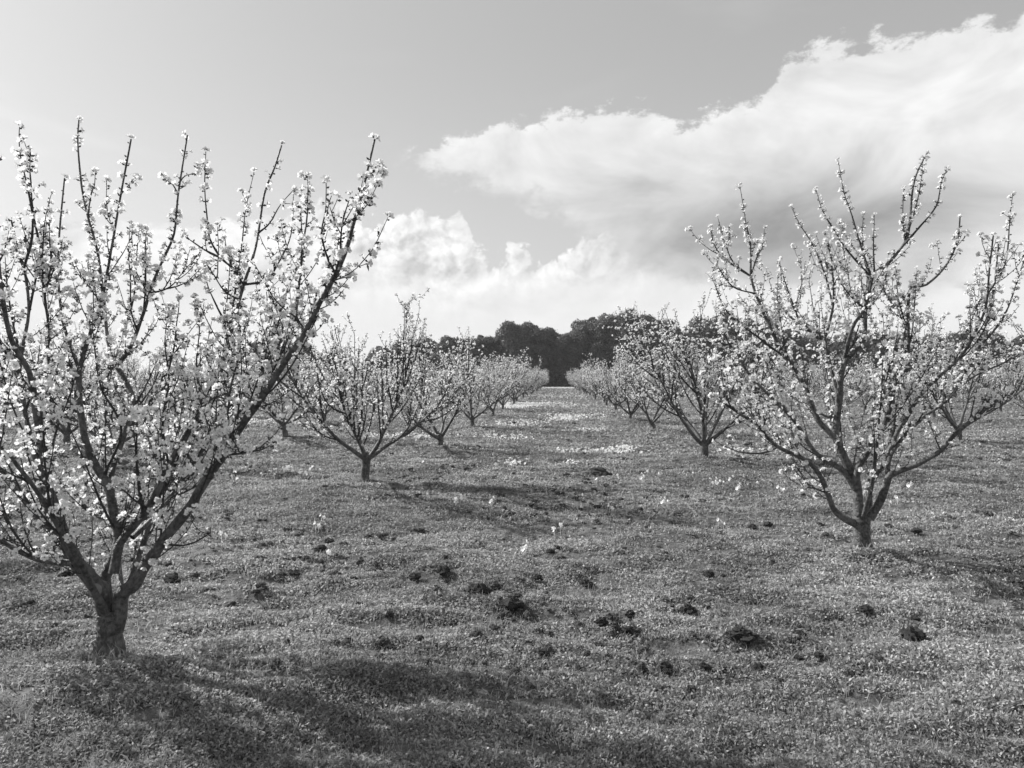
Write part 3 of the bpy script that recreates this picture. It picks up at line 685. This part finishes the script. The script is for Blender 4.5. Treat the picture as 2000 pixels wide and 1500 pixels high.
for row, idx, num, x, y in order:
    p, rz, sc = force.get((row, idx), (int(rt.integers(7)), rt.random()*360, .9+.16*rt.random()))
    src = protos[p]; o = src if p not in used else copy_tree(src); used.add(p)
    o.location = (x, y, float(H(x, y))); o.rotation_euler = (0, 0, R(rz)); o.scale = (sc, sc, sc)
    k = int(row[1:]); side = 'left' if row[0] == 'L' else 'right'
    if k == 1: lab = '%s blossoming tree from the camera in the row just %s of the lane' % (OR[num], side); grp = G1 if row[0] == 'L' else G2
    else: lab = '%s visible blossoming tree, counting away, in the %s row %s of the lane' % (OR[num], OR[k], side); grp = 'blossoming trees in the outer rows of the orchard'
    tag(o, lab, 'tree', grp); cnt += 1
print('orchard trees', cnt)
# ------------------------------------------------------------------ dark wood beyond the orchard
def wood_tree(seed, hh=12., wid=4.2):
    rng = np.random.default_rng(seed); root = empty('woodland_tree', (0, 0, 0))
    mb = MB(); P = smooth_path([[0, 0, -.3], [.1, 0, hh*.2], [rng.normal(0, .3), rng.normal(0, .3), hh*.45], [rng.normal(0, .6), rng.normal(0, .6), hh*.8]], 4)
    tube(mb, P, np.linspace(.38, .08, len(P)), 9, True, .06, rng)
    for q in range(7):
        a = rng.random()*6.28; p, T, i = tangent(P, .3+.6*rng.random()); d = np.array([math.cos(a), math.sin(a), .8])
        tube(mb, grow_path(p, d, wid*.8, 6, .4, .08, rng), np.linspace(.13, .03, 7), 6, True)
    mb.build('trunk', M_wbark, root, True)
    mb = MB(); n = 66
    for q in range(n):
        u = (q+.5)/n; z = u**.85; a = q*2.39996+rng.normal(0, .3)
        rad = wid*(.60+.42*math.sin(math.pi*min(1, z*.95+.10)))*(1 if z < .72 else math.sqrt(max(.02, 1-((z-.72)/.30)**2)))
        rad *= (.78+.22*rng.random())
        cz = hh*(.06+.86*z)+rng.normal(0, .35); c = np.array([math.cos(a)*rad*.8, math.sin(a)*rad*.8, cz]); cr_ = .65+1.05*rng.random()
        m_ = int(640*cr_); d = nrm(rng.normal(0, 1, (m_, 3))); d = d[d[:, 2] > -.75]; m_ = len(d)
        rr = cr_*(.66+.36*rng.random(m_)+.22*rng.random(m_)**5); lump_ = 1+.16*np.sin(d[:, 0]*5+q)*np.cos(d[:, 1]*6+q*2)
        pc = c+d*(rr*lump_)[:, None]*np.array([1, 1, .82])
        nn = nrm(d+rng.normal(0, .7, (m_, 3))); t = nrm(np.cross(nn, rng.normal(0, 1, (m_, 3)))); b = np.cross(nn, t); s = (.09+.09*rng.random(m_))[:, None]
        V = np.stack([pc-t*s*1.3, pc+b*s*.7, pc+t*s*1.3, pc-b*s*.7], 1); mb.add(V.reshape(-1, 3), np.arange(4*m_).reshape(m_, 4))
    mb.build('crown', M_wfol, root); return root
wp = [wood_tree(90+q, 12, 3.6+.5*(q % 3)) for q in range(5)]; wused = set(); wr = np.random.default_rng(4)
sk = [(500,668),(545,664),(590,668),(640,688),(745,676),(790,662),(835,664),(880,656),(912,662),(945,654),(1000,630),(1036,636),(1068,640),(1104,652),(1150,620),(1185,616),(1225,611),(1265,614),(1300,626),(1336,642),(1370,622),(1410,614),(1450,622),(1490,632),(1545,642),(1600,652),(1655,650),(1710,646),(1765,650),(1820,652),(1875,648),(1935,650),(1995,655),(2060,650),(2130,655)]
back = [(960,660),(1020,648),(1085,662),(1130,645),(1205,630),(1245,630),(1320,650),(1390,640),(1430,640),(1090,690),(1070,700),(1110,700)]
for q, (px, py) in enumerate(sk+back):
    d = 147+wr.normal(0, 1.6)+(9 if q >= len(sk) else 0)
    top = at(px, py, d); hgt = top[2]; sc = hgt/11.8
    i_ = q % 5; o = wp[i_] if i_ not in wused else copy_tree(wp[i_]); wused.add(i_)
    wsc = max(.85, min(1.1, sc*1.05))
    o.location = (top[0], top[1], float(H(top[0], top[1]))); o.scale = (wsc, wsc, sc); o.rotation_euler = (0, 0, wr.random()*6.28)
    if q < len(sk): tag(o, '%s dark evergreen tree from the left along the front of the far wood' % OR[q+1], 'tree', 'dark trees of the wood beyond the orchard')
    else: tag(o, '%s dark evergreen tree from the left standing behind the front edge of the far wood' % OR[1+sum(w[0] < px for w in back)], 'tree', 'dark trees behind the edge of the far wood')
# undergrowth along the edge of the wood
mb = MB(); x = -62+(165)*wr.random(52000); x = x[(x > -58)]
y = 143.5+wr.random(len(x))*4; z = (.2+1.9*wr.random(len(x))**1.3)*(.55+.9*np.clip(.5+1.6*fbm(x*.5, y*.3, 3), 0, 1)); leaves(mb, x, y, z, .22+.2*wr.random(len(x)), wr)
tag(mb.build('undergrowth', M_wfol), 'dark scrubby undergrowth along the foot of the wood', 'bushes', kind='stuff')
# ------------------------------------------------------------------ white wild flowers in the grass
m, N = mat('wild_petal'); surf(N, grey(N, .92), .6, .2, transl=.3); M_wild = m
def wild(mb, X, Y, s, rng, h=None):
    n = len(X); Z = H(X, Y)+(.045+.05*rng.random(n) if h is None else h)
    c = np.stack([X, Y, Z], 1); nn = nrm(rng.normal(0, .5, (n, 3))+np.array([0, -.35, .8]))
    put_flowers(mb, c, nn, s, rng, False, False)
    blades(mb, X, Y, H(X, Y), Z-H(X, Y), np.full(n, .004), rng, .02)
fr = np.random.default_rng(66); mb = MB()
def patch(px, py, rx, ry, n, s=.045):
    a = fr.normal(0, .55, (n, 2)); P_ = [gpos(px+u*rx, py+max(-1, min(1, v))*ry) for u, v in a]
    P_ = np.array(P_); wild(mb, P_[:, 0], P_[:, 1], 1.25*s*(.7+.6*fr.random(n)), fr)
patch(1030,793,60,3.2,420,.085); patch(995,797,34,2.5,110,.08); patch(1050,790,60,2,150,.08); patch(1110,794,40,2.,80,.08); patch(1092,758,32,1.0,900,.12)
patch(1125,815,80,6,170,.06); patch(1105,820,38,3,150,.06); patch(1150,843,45,2.5,60,.05); patch(1218,884,32,2.0,80,.05); patch(1160,886,60,2.2,60,.045); patch(1100,885,22,2,18,.045)
patch(1000,911,26,5,34,.045); patch(1115,911,12,3,16,.045); patch(995,858,45,4,70,.05); patch(1020,830,60,8,120,.055); patch(1230,800,80,8,60,.06); patch(800,856,90,5,130,.05)
patch(1430,822,60,7,90,.055); patch(470,825,120,8,260,.06); patch(820,818,60,6,170,.055); patch(1450,884,40,2.5,36,.045); patch(200,860,150,12,120,.05); patch(1560,820,90,9,80,.055)
patch(1100,775,60,5,160,.08); patch(560,930,55,6,24,.045); patch(1800,840,60,10,60,.05)
tag(mb.build('white_flower_drifts', [M_wild, M_calyx]), 'drifts of small white wild flowers across the orchard grass', 'flowers', kind='stuff')
patch(1180,912,40,8,14,.045); patch(1300,985,120,28,20,.04); patch(1250,850,90,14,60,.05); patch(1330,870,120,16,60,.045); patch(900,880,120,16,50,.045); patch(1000,950,200,24,24,.04); patch(1080,860,140,22,170,.045); patch(1640,900,90,20,40,.045); patch(1780,930,60,20,20,.045)
singles = [(1083,1050),(1195,1005),(1293,989),(1303,992),(1408,1030),(1413,1036),(622,1034),(632,1037),(440,1056),(958,990),(1022,1087),(1352,930),(1392,955),(1400,957),(1412,950),(1425,947),(1530,965),(1525,966),(1770,958),(1775,962),(1753,986),(1738,990),(1440,967),(1478,953),(1205,935),(1285,933),(1264,930),(826,910),(890,990),(555,930),(610,925),(640,1100),(1252,943),(1165,944),(1566,970),(1608,968)]
mbs = MB(); fr2 = np.random.default_rng(8)
wmes = []
for v_ in range(4):
    mbs = MB(); nf = (1, 2, 1, 3)[v_]
    for q in range(nf):
        a = q*2.1+v_; cpos = np.array([[.02*q*math.cos(a), .02*q*math.sin(a), .045+.016*q]])
        put_flowers(mbs, cpos, nrm(np.array([[math.cos(a)*.9, -.7+math.sin(a)*.5, .45]])), np.array([.036]), fr2, True, False)
        blades(mbs, cpos[:, 0], cpos[:, 1], np.zeros(1), cpos[:, 2], np.full(1, .003), fr2, .02)
    wmes.append(mbs.mesh('wild_flower', [M_wild, M_calyx]))
for (px, py), (kb, nb) in zip(singles, banded(singles, (1000, 970, 950))):
    X, Y = gpos(px, py); o = bpy.data.objects.new('wild_flower', wmes[int(fr2.integers(4))]); C.objects.link(o)
    o.location = (X, Y, float(H(X, Y))); o.rotation_euler = (0, 0, fr2.normal(0, .5)); s = 1.3+.5*fr2.random(); o.scale = (s, s, s)
    tag(o, '%s single white wild flower from the left in the %s of such flowers' % (OR[nb], ['nearest band', 'second nearest band', 'third nearest band', 'farthest band'][kb]), 'flower', 'single white wild flowers in the grass')

# ------------------------------------------------------------------ scattering volume added to lift the dark tones of the far wood
hm = bpy.data.materials.new('haze_lift'); hm.use_nodes = True; hm.node_tree.nodes.clear(); N = NT(hm.node_tree)
pv = N.n('ShaderNodeVolumePrincipled', ins={'Color': (1, 1, 1, 1), 'Density': .00025, 'Anisotropy': .2})
N.n('ShaderNodeOutputMaterial', ins={1: pv.outputs[0]})
mb = MB(); x0, x1, y0, y1, z0, z1 = -1510, 1510, -310, 2520, -2, 22
mb.add([(x0,y0,z0),(x1,y0,z0),(x1,y1,z0),(x0,y1,z0),(x0,y0,z1),(x1,y0,z1),(x1,y1,z1),(x0,y1,z1)], [(0,3,2,1),(4,5,6,7),(0,1,5,4),(1,2,6,5),(2,3,7,6),(3,0,4,7)])
tag(mb.build('added_haze', hm), 'thin pale volume added to lighten the far wood', 'added_haze', kind='stuff')
